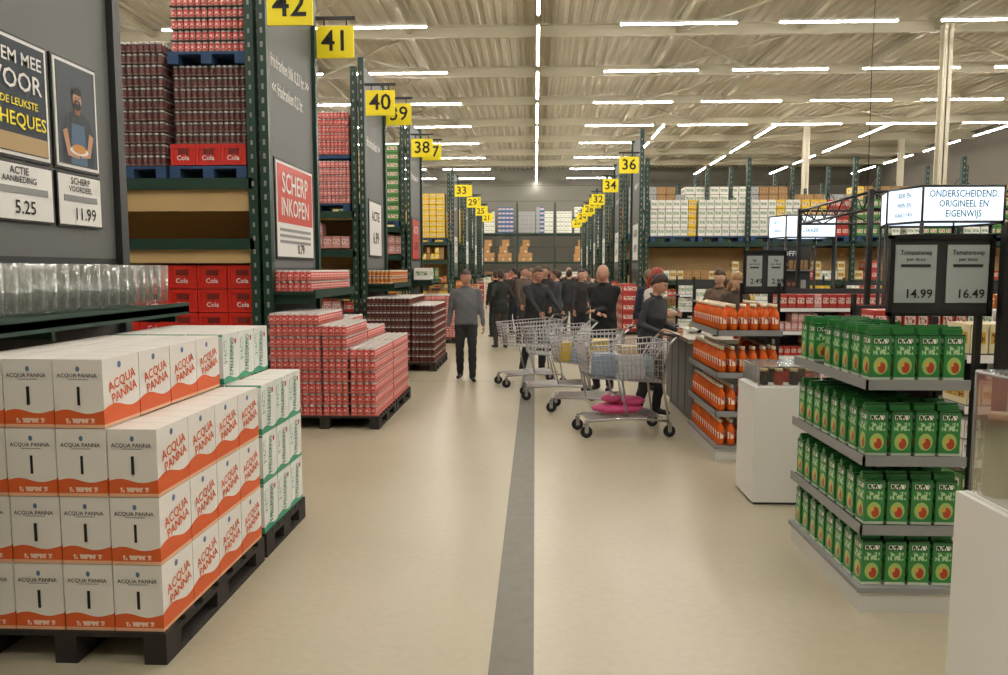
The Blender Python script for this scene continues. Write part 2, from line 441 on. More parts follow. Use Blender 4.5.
LY=[(0,8.4,10.35),(1,13.2,15.1),(2,18.0,19.9),(3,27.6,29.5),(4,32.4,34.3),(5,37.2,39.1),(6,42,43.9)]
for k,a,c in LY: leftrack(k,a,c)
b=MB(); rackframe(b,[-3.16,-5.75,-8.4],3.3,5.25); stock(b,-8.3,-5.9,3.4,.15,1.9,.3,.3,.4,['whi','blu']); b.build('pallet_rack')

def numbersign(x,y,z,num):
    b=MB(); b.box(-.25,.25,-.015,.015,-.21,.21,YEL)
    b.text(str(num),.38,(0,-.015,0),(1,0,0),(0,0,1),INK,.003)
    b.tube([(-.15,0,.21),(-.15,0,.3)],.01,BLK,4); b.tube([(.15,0,.21),(.15,0,.3)],.01,BLK,4)
    b.box(-.27,.27,-.02,.02,.29,.33,BLK)
    b.build('aisle_number_sign',(x,y,z))
def endcap(side,y0,y1,x,k,nums,banner=True):
    b=MB(); s=side
    xa,xb=(x-.04,x) if s<0 else (x,x+.04)
    b.box(xa,xb,y0+.1,y1-.02,1.75,5.25,GREY)
    b.box(xa,xb,y0+.1,y1-.02,.1,1.75,DKG)
    for y in (y0,y1-.08): 
        b.box(x-.05,x+.05,y,y+.09,0,5.35,GRN)
        if y==y0:
            for q in range(34): b.box(x-.014,x+.014,y-.002,y,.1+q*.15,.16+q*.15,SHF)
    r=(0,1,0) if s<0 else (0,-1,0); up=(0,0,1)
    def pq(ya,yb,za,zb,m,o=.02):
        xx0,xx1=(x,x+o) if s<0 else (x-o,x); b.box(xx0,xx1,ya,yb,za,zb,m)
    ox=.021 if s<0 else -.021; yc=(y0+y1)/2
    if k==0:
        b.text('frisdranken blik 0,33 ltr. >>',.21,(x,yc+.02,4.10),r,up,PAPER,.004,.62)
        b.text('<< frisdranken 0,2 ltr.',.21,(x,yc-.1,3.80),r,up,PAPER,.004,.62)
        pq(y0+.28,y1-.2,1.85,3.02,BLK,.015); pq(y0+.31,y1-.23,1.88,2.99,PAPER,.02)
        pq(y0+.34,y1-.26,2.28,2.96,REDP,.022)
        b.text('SCHERP',.34,(x+ox,yc+.02,2.74),r,up,PAPER,.004,.85); b.text('INKOPEN',.30,(x+ox,yc+.02,2.46),r,up,PAPER,.004,.85)
        for zz in (2.2,2.13,2.06): b.box(x+.02,x+.023,y0+.4,y1-.35,zz-.02,zz+.015,SHF)
        b.text('0.79',.16,(x+ox,yc+.2,1.97),r,up,INK,.004)
    else:
        b.text('frisdranken >>' if k<3 else 'wijnen >>',.24,(x,yc,4.0),r,up,PAPER,.004,.8)
        pq(y0+.4,y1-.4,1.95,3.0,BLK,.015); pq(y0+.44,y1-.44,1.99,2.96,PAPER if k!=2 else REDP,.02)
        b.text('ACTIE',.25,(x+ox,yc,2.7),r,up,INK if k!=2 else PAPER,.004); b.text('6.99',.3,(x+ox,yc,2.3),r,up,INK,.004)
    if s<0:
        b.box(x,x+.52,y0+.05,y1-.05,1.44,1.475,GRN); b.box(x+.5,x+.525,y0+.05,y1-.05,1.40,1.5,GRN)
        for yy in (y0+.1,y1-.14): b.box(x,x+.5,yy,yy+.03,1.34,1.44,GRN)
        if k==0: cans(b,x+.03,x+.48,y0+.1,y1-.1,1.478,2,CANR,TRAYR)
        elif k==1: cans(b,x+.03,x+.48,y0+.1,y1-.1,1.478,2,CANY,TRAYR)
        elif k==2: stocky(b,y0+.1,y1-.1,x+.48,1.478,1.8,.2,.3,.4,['grn','whi'],face=1)
        else: stocky(b,y0+.1,y1-.1,x+.48,.1,1.4,.3,.25,.4,['red','org','whi','drk'],face=1)
    else:
        stocky(b,y0+.1,y1-.1,x-.45,.1,1.6,.3,.25,.42,['red','org','whi','blu'],face=-1)
    b.build('aisle_end_panel')
    for i,nm in enumerate(nums):
        if i==0: numbersign(x+(-s)*.34,y0-.04,4.57 if s<0 else 4.42,nm)
        else: numbersign(x+(-s)*.30,y1+.05,4.78 if s<0 else 4.46,nm)
NUM=[(42,41),(40,39),(38,37),(33,31),(29,27),(25,23),(21,19)]
for (k,a,c),nn in zip(LY,NUM): endcap(-1,a,c,-3.0,k,nn)
RY=[(20.0+4.8*k,21.9+4.8*k) for k in range(6)]
RN=[(36,),(34,),(32,30),(28,26),(24,22),(20,18)]
for (a,c),nn in zip(RY,RN): endcap(1,a,c,2.75,5,nn)
for q,(a,c) in enumerate(RY):
    b=MB(); xs=[2.90,5.5,8.2,10.9,13.6,16.3,19,21.7]
    rackframe(b,xs,a,c,top=4.6 if q==0 else 5.0,levels=(1.45,2.45) if q==0 else (2.07,2.74),back=True)
    for i in range(7):
        xa=xs[i]+.1;xb=xs[i+1]-.1
        if q==0:
            u=(xa+xb)/2
            tp={0:(['whi','whi','yel'],['whi','grn','whi']),1:(['yel','whi','yel'],['yel','red','whi']),2:(['whi','grn'],['grn','whi']),3:(['grn','whi'],['blu','crm'])}.get(i,(['whi','brn'],['blu','red']))
            for (s0,s1,cc) in ((xa,u-.04,tp[0]),(u+.04,xb,tp[1])):
                smallpallet(b,s0,s1,a+.05,a+.9,2.46,PALB)
                stock(b,s0,s1,a+.08,2.6,3.78,.2,.235,.7,cc,run=3,gap=.06)
            stock(b,xa,xb,a+.08,1.47,2.0,.2,.24,.3,['brn','crm','red','whi'],run=2,gap=.5)
            for zz in (.15,.6,1.02): b.box(xa,xb,a,a+.6,zz-.03,zz,SHF); stock(b,xa,xb,a+.03,zz,zz+.36,.12,.17,.3,['blu','red','yel','whi','grn'],run=3)
        else:
            smallpallet(b,xa,xb,a+.05,a+.9,2.75,PALB); stock(b,xa,xb,a+.08,2.89,random.uniform(3.8,4.7),.3,.25,.7,['brn','gry','whi','yel'],run=4)
            stock(b,xa,xb,a+.08,.15,1.9,.3,.28,.5,['red','whi','brn','yel'])
    b.build('pallet_rack')
b=MB(); rackframe(b,[-6.6,-4,-1.3,1.4,4.1,6.8],54,55.4,top=6.5,levels=(2.3,4.3),back=False)
for i,(xa,xb) in enumerate(((-6.5,-4.1),(-3.9,-1.4),(-1.2,1.3),(1.5,4.0),(4.2,6.7))):
    for j in range(2):
        u=xa+j*1.25; stock(b,u,u+1.1,54.1,4.35,6.1+.2*j,.3,.3,.8,['gry','whi','gry','blu'],run=4)
        if (i+j)%3: 
            for (q,zz,wd,hh) in ((0,2.33,.62,.55),(.5,2.33,.6,.6),(.1,2.9,.7,.5)): b.box(u+q,u+q+wd*.8,54.1,54.9,zz,zz+hh,KRAFT)
            b.box(u+.3,u+.8,54.15,54.9,3.41,3.85,KRAFT)
    stock(b,xa,xb,54.1,.1,1.9,.35,.3,.8,['red','brn','whi'])
b.build('pallet_rack')

# ---------------------------------------------------------------- first price panel (left foreground)
b=MB(); b.box(-3.04,-3.0,2.4,5.36,1.8,5.2,GREY); b.box(-3.04,-3.0,2.4,5.36,.05,1.8,DKG)
b.box(-3.0,-2.985,2.6,5.36,4.9,5.0,BLK)
SKIN=mat('print_skin','#c09272',.6); NAVY=mat('print_navy','#22303c',.6); LCAN=mat('print_blue_shirt','#4d6a86',.6); SKD=mat('print_skin_shadow','#8c6248',.6)
def poster(ya,yb,za,zb,bg):
    b.box(-3.0,-2.985,ya,yb,za,zb,BLK); b.box(-2.99,-2.978,ya+.015,yb-.015,za+.015,zb-.015,PAPER); b.box(-2.985,-2.975,ya+.035,yb-.035,za+.035,zb-.035,bg)
R=(0,1,0);U=(0,0,1)
poster(4.0,4.62,2.36,3.06,NAVY); poster(3.3,3.92,2.36,3.06,NAVY)
b.text('NEEM MEE',.105,(-2.975,4.31,2.93),R,U,PAPER,.004); b.text('VOOR',.15,(-2.975,4.33,2.80),R,U,PAPER,.004)
b.text('DE LEUKSTE',.06,(-2.975,4.34,2.68),R,U,YEL,.004); b.text('CHEQUES',.11,(-2.975,4.33,2.58),R,U,YEL,.004)
b.box(-2.976,-2.974,4.04,4.58,2.40,2.50,mat('print_tan','#b59a6c'))
poster(4.66,5.14,2.36,3.06,mat('print_backdrop','#39434c'))
def poly(pts,m,o):
    i=len(b.v); b.v+=[(o,4.90+p[0],2.36+p[1]) for p in pts]; b.face(tuple(range(i,i+len(pts))),m)
def disc(cy,cz,ry,rz,m,o):
    n=18; i=len(b.v); b.v+=[(o,cy+ry*math.cos(2*math.pi*k/n),cz+rz*math.sin(2*math.pi*k/n)) for k in range(n)]; b.face(tuple(range(i,i+n)),m)
poly([(-.16,.04),(.16,.04),(.165,.24),(.13,.34),(.05,.38),(-.05,.38),(-.13,.34),(-.165,.24)],mat('print_tshirt','#1f2a35'),-2.9735)
poly([(-.09,.04),(.09,.04),(.07,.30),(-.07,.30)],LCAN,-2.9725)
poly([(-.03,.36),(.03,.36),(.035,.43),(-.035,.43)],SKD,-2.9722)
disc(4.90,2.815,.046,.066,SKIN,-2.9715); disc(4.90,2.783,.038,.035,INK,-2.971); disc(4.90,2.797,.018,.007,SKD,-2.9705)
poly([(-.05,.46),(-.045,.51),(-.02,.535),(.025,.535),(.047,.51),(.05,.46),(.04,.485),(-.038,.49)],INK,-2.9705)
disc(4.884,2.828,.006,.004,INK,-2.97); disc(4.918,2.828,.006,.004,INK,-2.97); disc(4.90,2.812,.006,.014,SKD,-2.97)
poly([(-.165,.24),(-.12,.26),(-.09,.14),(.0,.12),(.0,.08),(-.12,.09)],SKIN,-2.9715); poly([(.165,.24),(.12,.26),(.09,.15),(.02,.13),(.02,.09),(.12,.10)],SKIN,-2.9715)
disc(4.90,2.49,.10,.028,PAPER,-2.971); disc(4.90,2.503,.075,.03,mat('print_food','#c98a3c'),-2.9705)
for (ya,yb,t1,t2,t3) in ((4.0,4.62,'ACTIE','AANBIEDING','5.25'),(4.66,5.14,'SCHERP','VOORDEEL','11.99'),(3.3,3.92,'ACTIE','AANBIEDING','3.49')):
    b.box(-3.0,-2.98,ya,yb,2.0,2.34,BLK); b.box(-2.99,-2.977,ya+.012,yb-.012,2.012,2.328,PAPER)
    yc=(ya+yb)/2; b.text(t1,.06,(-2.977,yc,2.29),R,U,INK,.003); b.text(t2,.05,(-2.977,yc,2.24),R,U,INK,.003)
    b.box(-2.978,-2.974,ya+.06,yb-.06,2.16,2.20,SHF); b.text(t3,.11,(-2.977,yc+.04,2.08),R,U,INK,.003)
b.box(-3.05,-2.95,5.33,5.42,0,5.2,DKG)
b.build('price_panel')
b=MB(); b.box(-2.98,-2.45,2.3,5.22,1.44,1.475,GRN); b.box(-2.46,-2.43,2.3,5.22,1.41,1.495,GRN); b.box(-2.435,-2.43,2.3,5.22,1.43,1.47,GRN)
for yy in (2.5,3.8,5.15): b.box(-2.98,-2.5,yy,yy+.03,1.36,1.44,GRN)
b.build('glassware_shelf')
def glassmat(name,dif,fac=.3):
    gm=bpy.data.materials.new(name); gm.use_nodes=True; nt=gm.node_tree; nt.nodes.clear()
    o=nt.nodes.new('ShaderNodeOutputMaterial'); mx=nt.nodes.new('ShaderNodeMixShader'); tr=nt.nodes.new('ShaderNodeBsdfTransparent'); gl=nt.nodes.new('ShaderNodeBsdfGlossy'); fr=nt.nodes.new('ShaderNodeLayerWeight')
    tr.inputs[0].default_value=(.97,.98,.97,1); gl.inputs['Roughness'].default_value=.15; fr.inputs[0].default_value=fac; gl.inputs[0].default_value=(.95,.97,.95,1)
    df=nt.nodes.new('ShaderNodeBsdfDiffuse'); df.inputs[0].default_value=(.85,.87,.85,1); m2=nt.nodes.new('ShaderNodeMixShader'); m2.inputs[0].default_value=dif
    nt.links.new(tr.outputs[0],m2.inputs[1]); nt.links.new(df.outputs[0],m2.inputs[2])
    nt.links.new(fr.outputs['Facing'],mx.inputs[0]); nt.links.new(m2.outputs[0],mx.inputs[1]); nt.links.new(gl.outputs[0],mx.inputs[2]); nt.links.new(mx.outputs[0],o.inputs[0])
    return gm
GLS=glassmat('clear_glass',.02); GLT=glassmat('tumbler_glass',.05,.22)
b=MB(); y=2.45
while y<5.1:
    for i in range(4):
        b.lathe(-2.53-i*.12,y,1.497,[(.026,0),(.031,.02),(.040,.255),(.0385,.255),(.028,.025),(.02,.02)],12,GLT)
    y+=.1
b.build('drinking_glasses')

# ---------------------------------------------------------------- right gondolas
SIDEB=mat('gondola_white','#d4d4d0',.4)
def gondola(name,x0,x1,y0,y1,levels):
    b=MB()
    b.box(x0,x1,y0,y1,.0,.11,SIDEB,taper=.0); b.box(x0-.02,x1+.0,y0-.02,y1,.11,.135,SHF)
    xc=x1-.04
    for z in levels[1:]:
        b.box(x0-.01,x1,y0-.01,y1,z-.03,z-.005,DKG); 
        b.box(x0-.018,x0-.008,y0-.018,y1,z-.045,z+.005,SHF); b.box(x0-.018,x1,y0-.018,y0-.008,z-.045,z+.005,SHF)
    for yy in (y0+.25,y1-.05): b.box(xc-.02,xc+.03,yy,yy+.04,.1,levels[-1]+.0,BLK)
    b.box(xc,xc+.015,y0+.25,y1,.12,levels[-1],DKG)
    return b
GB=uvmat('soup_carton','#338544',[('rect',(0,1,0,.06),'#c9d6c0'),('rect',(.1,.9,.78,.93),'#164f27'),('txt',(.14,.86,.8,.91,14,10),'#f0f0e8'),('circ',(.5,.31,.19,.55),'#a9c46a'),('circ',(.56,.27,.12,.62),'#b8442c'),('circ',(.40,.35,.06,.62),'#dfb04c'),('txt',(.12,.88,.56,.74,8,9),'#b9d8ac'),('rect',(0,1,.96,1),'#1b4a26')],.3)
GBT=mat('soup_carton_top','#2f7a3c',.35); 
b=gondola('x',1.64,2.12,3.75,4.77,(.135,.45,.80,1.18))
for z in (.137,.45,.80,1.18):
    for i in range(4):
        for j in range(8):
            x=1.645+i*.118; y=3.76+j*.125
            if z==1.18 and (i,j) in ((0,5),(1,2),(2,2),(1,3)): continue
            if i==3 and j>1: continue
            M=Matrix.Translation((x+.055,y+.055,z))@Matrix.Rotation(random.uniform(-.05,.05),4,'Z')
            b.box(-.05,.05,-.045,.045,0,.225,GB,top=GBT,M=M); b.box(-.05,.05,-.018,.018,.225,.25,GBT,M=M); b.box(-.05,.05,-.006,.006,.245,.262,GBT,M=M)
b.build('carton_display_shelf')
def signframe(b,x0,x1,y,z0,z1,t1,t2,n=2,nm='Tomatensoep'):
    t=.02
    b.box(x0,x1,y,y+.03,z0,z0+t,BLK);b.box(x0,x1,y,y+.03,z1-t,z1,BLK);b.box(x0,x0+t,y,y+.03,z0,z1,BLK);b.box(x1-t,x1,y,y+.03,z0,z1,BLK)
    b.box(x0+t,x1-t,y+.015,y+.025,z0+t,z1-t,mat('chalkboard','#2a2c2e'))
    w=(x1-x0)/n
    CARD=mat('price_card','#a9b1b2',.5)
    for i in range(n):
        a=x0+w*i+.03; c=x0+w*(i+1)-.025; h=z1-z0
        b.box(a,c,y+.008,y+.014,z0+.07,z1-.05,CARD)
        cx=(a+c)/2; b.text(nm,.034,(cx,y+.008,z1-.09),(1,0,0),(0,0,1),INK,.002,.85); b.text('per doos',.026,(cx,y+.008,z1-.125),(1,0,0),(0,0,1),INK,.002)
        b.box(a+.03,c-.03,y+.006,y+.008,z1-.165,z1-.15,DKG)
        b.text((t1,t2)[i%2],.065,(cx+.02,y+.008,z0+.115),(1,0,0),(0,0,1),INK,.002)
b=MB()
b.box(1.86,1.885,4.03,4.05,1.181,1.5,BLK); b.box(2.3,2.33,4.03,4.06,0,1.5,BLK)
signframe(b,1.84,2.37,4.02,1.48,1.90,'14.99','16.49')
b.box(2.38,2.43,3.95,4.0,0,1.95,BLK)
b.build('price_sign_frame')
ORB=mat('juice_orange','#dd6218',.25); CAPG=mat('cap_cream','#e8dcc0',.4); LBL=uvmat('juice_label','#f2e6cc',[('txt',(0,1,.2,.8,12,3),'#c43b1c')],.5)
b=gondola('x',1.64,2.2,6.8,8.0,(.135,.45,.80,1.18))
for z in (.137,.45,.80,1.18):
    for i in range(6):
        for j in range(13):
            if i not in (0,1,5) and j>1 : continue
            b.lathe(1.69+i*.092,6.86+j*.09,z,[(.036,0),(.038,.02),(.038,.06),(.038,.12),(.036,.15),(.016,.19),(.014,.205),(.017,.205),(.017,.235)],8,ORB,mats=[ORB,ORB,LBL,ORB,ORB,ORB,CAPG,CAPG])
b.build('juice_display_shelf')
b=MB(); b.box(1.90,1.925,7.10,7.13,1.181,1.6,BLK); b.box(2.23,2.255,7.05,7.08,0,1.6,BLK); signframe(b,1.92,2.31,7.08,1.50,1.90,'2.49','2.99',nm='Sap'); b.build('price_sign_frame')
def plinth(x0,x1,y0,y1,h,lid,kind):
    b=MB(); b.box(x0,x1,y0,y1,0.02,h,WHT); b.box(x0+.015,x1-.015,y0+.015,y1-.015,0,.02,DKG); b.box(x0+.02,x1-.02,y0+.02,y1-.02,h,h+.008,WHT)
    b.build('display_plinth')
    g=MB(); t=.008; a,c,d,e=x0+.03,x1-.03,y0+.03,y1-.03; z0=h+.009; z1=h+lid
    g.box(a,c,d,d+t,z0,z1,GLS); g.box(a,c,e-t,e,z0,z1,GLS); g.box(a,a+t,d,e,z0,z1,GLS); g.box(c-t,c,d,e,z0,z1,GLS); g.box(a,c,d,e,z1,z1+t,GLS)
    for (px,py) in ((a,d),(c,d),(a,e),(c,e)): g.tube([(px,py,z0),(px,py,z1)],.004,SHF,4)
    for (p,q) in (((a,d),(c,d)),((a,e),(c,e)),((a,d),(a,e)),((c,d),(c,e))): g.tube([(p[0],p[1],z1),(q[0],q[1],z1)],.005,SHF,4)
    JR=mat('jar_red','#a33228',.3);JG=mat('jar_green','#3f7a3c',.3);JD=mat('jar_dark','#2a1714',.3);LD=mat('jar_lid','#c9b68a',.4)
    n=4; r=.036 if kind else .045
    for i in range(n):
        for j in range(3):
            m=(JD,JR)[(i+j)%2] if kind else (JG,JR,JG)[(i+j)%3]
            hh=.08 if kind else .24
            g.lathe(a+.055+i*(c-a-.11)/(n-1),d+.07+j*(e-d-.125)/2,z0,[(r*.9,0),(r,.01),(r,hh),(r*.7,hh+.02),(r*.8,hh+.021),(r*.8,hh+.04)],10,m,mats=[m,m,m,LD,LD])
    g.build('display_case')
plinth(1.60,2.10,5.5,5.96,.87,.15,1)
plinth(1.457,2.05,2.08,2.62,.96,.42,0)
CNT=mat('counter_grey','#5f6060',.5,var=.08,vs=4); CTOP=mat('counter_top','#8c8473',.4)
b=MB(); b.box(1.74,2.55,8.35,10.0,.08,.92,CNT); b.box(1.78,2.5,8.4,9.95,0,.08,BLK); b.box(1.68,2.6,8.28,10.06,.92,.965,CTOP)
for y in (8.75,9.17,9.6): b.box(1.735,1.74,y,y+.008,.09,.92,BLK)
b.build('tasting_counter')
b=MB()
for i in range(14):
    x=1.8+random.random()*.65;y=8.4+random.random()*1.5
    c=random.choice([ORB,PAPER,mat('bowl_yellow','#d9b02c'),mat('bottle_dark','#2b3328',.3),mat('jar_red','#a33228')])
    if i%2: b.lathe(x,y,.966,[(.035,0),(.036,.14),(.014,.2),(.014,.25)],9,c)
    else: b.lathe(x,y,.966,[(.04,0),(.10,.06),(.095,.06),(.04,.012)],12,c)
b.build('tasting_items')

def lowshelf(x0,x1,y,cols,h=1.45,dep=.45):
    b=MB(); b.box(x0,x1,y,y+dep*2,0,.12,SIDEB); b.box(x0,x1,y+dep-.02,y+dep+.02,.12,h,DKG)
    for z in [.14,.5,.85,1.18]:
        if z>.2: b.box(x0,x1,y+.0,y+dep*2,z-.03,z,SHF)
        b.box(x0,x1,y-.012,y,z-.05,z,PAPER)
        stock(b,x0+.02,x1-.02,y+.02,z,z+.28,.11,.13 if z<1 else .2,.3,cols,run=4,gap=.2)
    for x in (x0,x1-.03): b.box(x,x+.03,y+dep-.03,y+dep+.03,0,h+.1,BLK)
    b.build('grocery_shelf')
lowshelf(3.45,5.6,10.9,['red','whi','pnk','red']); lowshelf(6.0,8.8,10.9,['red','grn','whi','org'])
lowshelf(2.9,4.15,13.6,['yel','whi','red','org'],1.5); lowshelf(6.2,8.8,13.2,['blu','whi','red','yel']); lowshelf(9.4,12.5,13.4,['red','whi','red','grn'])
lowshelf(3.2,6.5,16.9,['blu','yel','grn','whi'],1.5); lowshelf(7,12,17.1,['red','yel','whi','grn'])
lowshelf(2.9,4.05,6.6,['red','crm','whi'],1.4); lowshelf(5.8,8.0,8.0,['grn','whi','red'],1.4); lowshelf(2.75,4.4,4.9,['whi','grn','crm'],1.3)
LB=mat('lightbox_face','#dfeef8',.4,emit=1.1)
TEAL=mat('lightbox_text','#1f6285',.5)
def lightbox(cx,cy,z0,z1,w,lines):
    b=MB(); a=w*.5; pts=[(-a*1.35,.5),(-a,0),(a,0),(a*1.35,.5),(a,1.0),(-a,1.0)]
    for i in range(6):
        p=pts[i];q=pts[(i+1)%6]
        P=lambda u,z:(cx+u[0],cy+u[1],z)
        b.quad(P(p,z0),P(q,z0),P(q,z1),P(p,z1),LB)
        for z in (z0,z1): b.tube([P(p,z),P(q,z)],.014,BLK,4)
        b.tube([P(p,z0),P(p,z1)],.014,BLK,4)
        b.tube([P(p,0),P(p,z0)],.025,BLK,4)
        b.tube([P(p,z0-.14),P(q,z0-.14)],.012,BLK,4)
    b.face(tuple(range(len(b.v),len(b.v)+6)),BLK); b.v+=[(cx+p[0],cy+p[1],z1+.012) for p in pts]
    n=len(lines)
    for i,t in enumerate(lines):
        b.text(t,(z1-z0)*.27,(cx,cy,z1-(z1-z0)*(i+.8)/(n+.6)),(1,0,0),(0,0,1),TEAL,.006,.78)
    p,q=pts[0],pts[1]; d=Vector((q[0]-p[0],q[1]-p[1],0)).normalized()
    for i,t in enumerate(('BIER EN','WIJN EN','KAAS VAN')[:n]):
        b.text(t,(z1-z0)*.2,(cx+(p[0]+q[0])/2,cy+(p[1]+q[1])/2,z1-(z1-z0)*(i+.8)/(n+.6)),d,(0,0,1),TEAL,.006,.7)
    return b
lightbox(4.70,8.6,2.25,2.64,.88,('ONDERSCHEIDEND,','ORIGINEEL EN','EIGENWIJS')).build('illuminated_canopy_sign')
lightbox(5.05,14.2,2.32,2.72,.9,('VERS EN','LEKKER')).build('illuminated_canopy_sign')
b=MB()
def truss(p,q,h=.22,seg=12):
    p=Vector(p);q=Vector(q); up=Vector((0,0,h))
    b.tube([p,q],.02,BLK,4); b.tube([p+up,q+up],.02,BLK,4)
    for i in range(seg):
        a=p.lerp(q,i/seg);c=p.lerp(q,(i+1)/seg); b.tube([a,c+up] if i%2 else [a+up,c],.012,BLK,4)
truss((4.3,10.0,2.5),(4.5,13.2,2.5)); truss((4.3,10,2.5),(9.05,10,2.5)); truss((4.5,13.2,2.5),(9.05,12.9,2.5)); truss((9.05,10,2.5),(9.05,12.9,2.5))
for (x,y) in ((4.3,10.0),(4.5,13.2),(9.05,10),(9.05,12.9)): b.box(x-.03,x+.03,y-.03,y+.03,0,2.75,BLK)
b.build('lighting_truss')
b=MB(); b.box(4.75,5.6,15.7,16.1,0,2.2,DKG)
for z in (.5,.9,1.3,1.7): b.box(4.78,5.57,15.6,15.7,z,z+.03,SHF); stock(b,4.8,5.55,15.62,z+.03,z+.3,.1,.2,.06,['drk','brn','gry'])
b.text('KOFFIE',.14,(5.17,15.7,2.05),(1,0,0),(0,0,1),PAPER,.004)
b.build('display_cabinet')
b=MB(); b.tube([(5.35,12.5,8.9),(5.3,12.5,5),(5.32,12.5,2.9)],.006,BLK,4); b.box(5.27,5.37,12.45,12.55,2.8,2.9,BLK); b.build('hanging_cable')

# ---------------------------------------------------------------- shopping carts
HND=mat('cart_handle','#2a2b2d',.4); PINK=mat('bag_pink','#c8487e',.5,var=.3,vs=14); YB=mat('bag_yellow','#d9bb2c',.5)
def cart(x,y,rot,load=0):
    b=MB(); r=.0045
    yb,yf=-.40,.46; 
    def W(t): return .275-.06*t
    def T(t): return .99-.05*t
    def B(t): return .56+.06*t
    def P(t,s,h):
        w=W(t)*(0.86+.14*h); return (s*w, yb+(yf-yb)*(t*(.93+.07*h)), B(t)+(T(t)-B(t))*h)
    for h in [i/7 for i in range(8)]:
        rr=.008 if h in(0,1) else r
        b.tube([P(0,-1,h),P(1,-1,h),P(1,1,h),P(0,1,h)]+([P(0,-1,h)] if h==1 or h==0 else []),rr,CHR,4)
    for i in range(19):
        t=i/18; b.tube([P(t,-1,1),P(t,-1,0),P(t,1,0),P(t,1,1)],r,CHR,4)
    for i in range(11):
        s=-1+2*i/10; b.tube([P(0,s,0),P(1,s,0),P(1,s,1)],r,CHR,4)
        b.tube([P(0,s,1),P(0,s,0)],r,CHR,4)
    for h in (.25,.5,.75): b.tube([P(0,-1,h),P(0,1,h)],r,CHR,4)
    for s in (-1,1):
        b.tube([(s*.26,-.50,1.04),(s*.26,-.42,.96),(s*.255,-.36,.55),(s*.27,-.42,.17),(s*.27,-.44,.14)],.013,CHR,6)
        b.tube([(s*.27,-.42,.17),(s*.25,.0,.2),(s*.20,.44,.17)],.013,CHR,6)
        b.tube([(s*.235,.0,.2),(s*.22,.10,.60)],.011,CHR,6)
        for (wx,wy) in ((s*.27,-.43),(s*.20,.43)):
            b.box(wx-.022,wx-.016,wy-.02,wy+.02,.06,.15,CHR); b.box(wx+.016,wx+.022,wy-.02,wy+.02,.06,.15,CHR); b.box(wx-.022,wx+.022,wy-.02,wy+.02,.14,.155,CHR)
            n=14; ring=lambda xx,R:[(xx,wy+R*math.cos(2*math.pi*k/n),.063+R*math.sin(2*math.pi*k/n)) for k in range(n)]
            b.rings([ring(wx-.014,.05),ring(wx-.014,.062),ring(wx+.014,.062),ring(wx+.014,.05)],RUB)
            b.rings([ring(wx-.017,.02),ring(wx+.017,.02)],SHF)
    b.tube([(-.27,-.50,1.04),(.27,-.50,1.04)],.018,HND,8)
    for k in range(9):
        s=-1+2*k/8; b.tube([(s*.25,-.36,.21),(s*.19,.40,.19)],.005,CHR,4)
    b.tube([(-.26,-.36,.21),(.26,-.36,.21)],.008,CHR,4); b.tube([(-.2,.4,.19),(.2,.4,.19)],.008,CHR,4)
    b.tube([(-.22,-.36,.93),(-.2,-.22,.7),(.2,-.22,.7),(.22,-.36,.93)],.006,CHR,4)
    for k in range(5): b.tube([(-.2+.1*k,-.36,.93),(-.18+.09*k,-.22,.7)],.004,CHR,4)
    ob=b.build('shopping_cart',(x,y,0),rot)
    if load:
        g=MB()
        if load==1:
            for (c,rr) in (((0,.05,.27),(.19,.28,.06)),((.02,-.08,.34),(.15,.18,.055)),((-.04,.12,.38),(.1,.12,.04))): g.ell(c,rr,PINK,14,8)
            for k in range(5): g.tube([(-.1+.05*k,.0,.36),(-.08+.05*k,.12,.42),(-.06+.05*k,.2,.36)],.014,mat('bag_white','#e2d5d8'),5)
            LG=mat('pack_lightgrey','#c2c8ce',.5,var=.3,vs=20); PBL=mat('pack_paleblue','#8ea6bd',.5,var=.2,vs=15)
            g.box(-.17,.12,-.2,.1,.6,.84,LG,taper=.02); g.box(-.15,.0,.12,.34,.63,.86,PBL,taper=.01); g.box(.01,.15,.14,.32,.63,.80,PAPER,taper=.01)
            g.box(-.12,.06,-.14,.04,.845,.93,mat('pack_tan','#b7a07c'),taper=.01)
            for k in range(4): g.lathe(-.12+.07*k,-.28,.6,[(.03,0),(.03,.15),(.012,.2),(.012,.22)],8,mat('bottle_clear','#a9c4cf',.2))
        else:
            g.box(-.15,.15,-.25,-.02,.6,.88,YB,taper=.02); g.box(-.14,.14,.02,.2,.61,.78,mat('pack_paleblue','#8ea6bd'),taper=.01); g.box(-.12,.12,.22,.34,.62,.84,YB,taper=.01)
        go=g.build('groceries'); go.parent=ob
cart(.92,7.95,math.radians(100),1)
cart(.66,9.2,math.radians(80),2)
cart(-.08,11.3,math.radians(110),0)
cart(.30,10.15,math.radians(95),0)

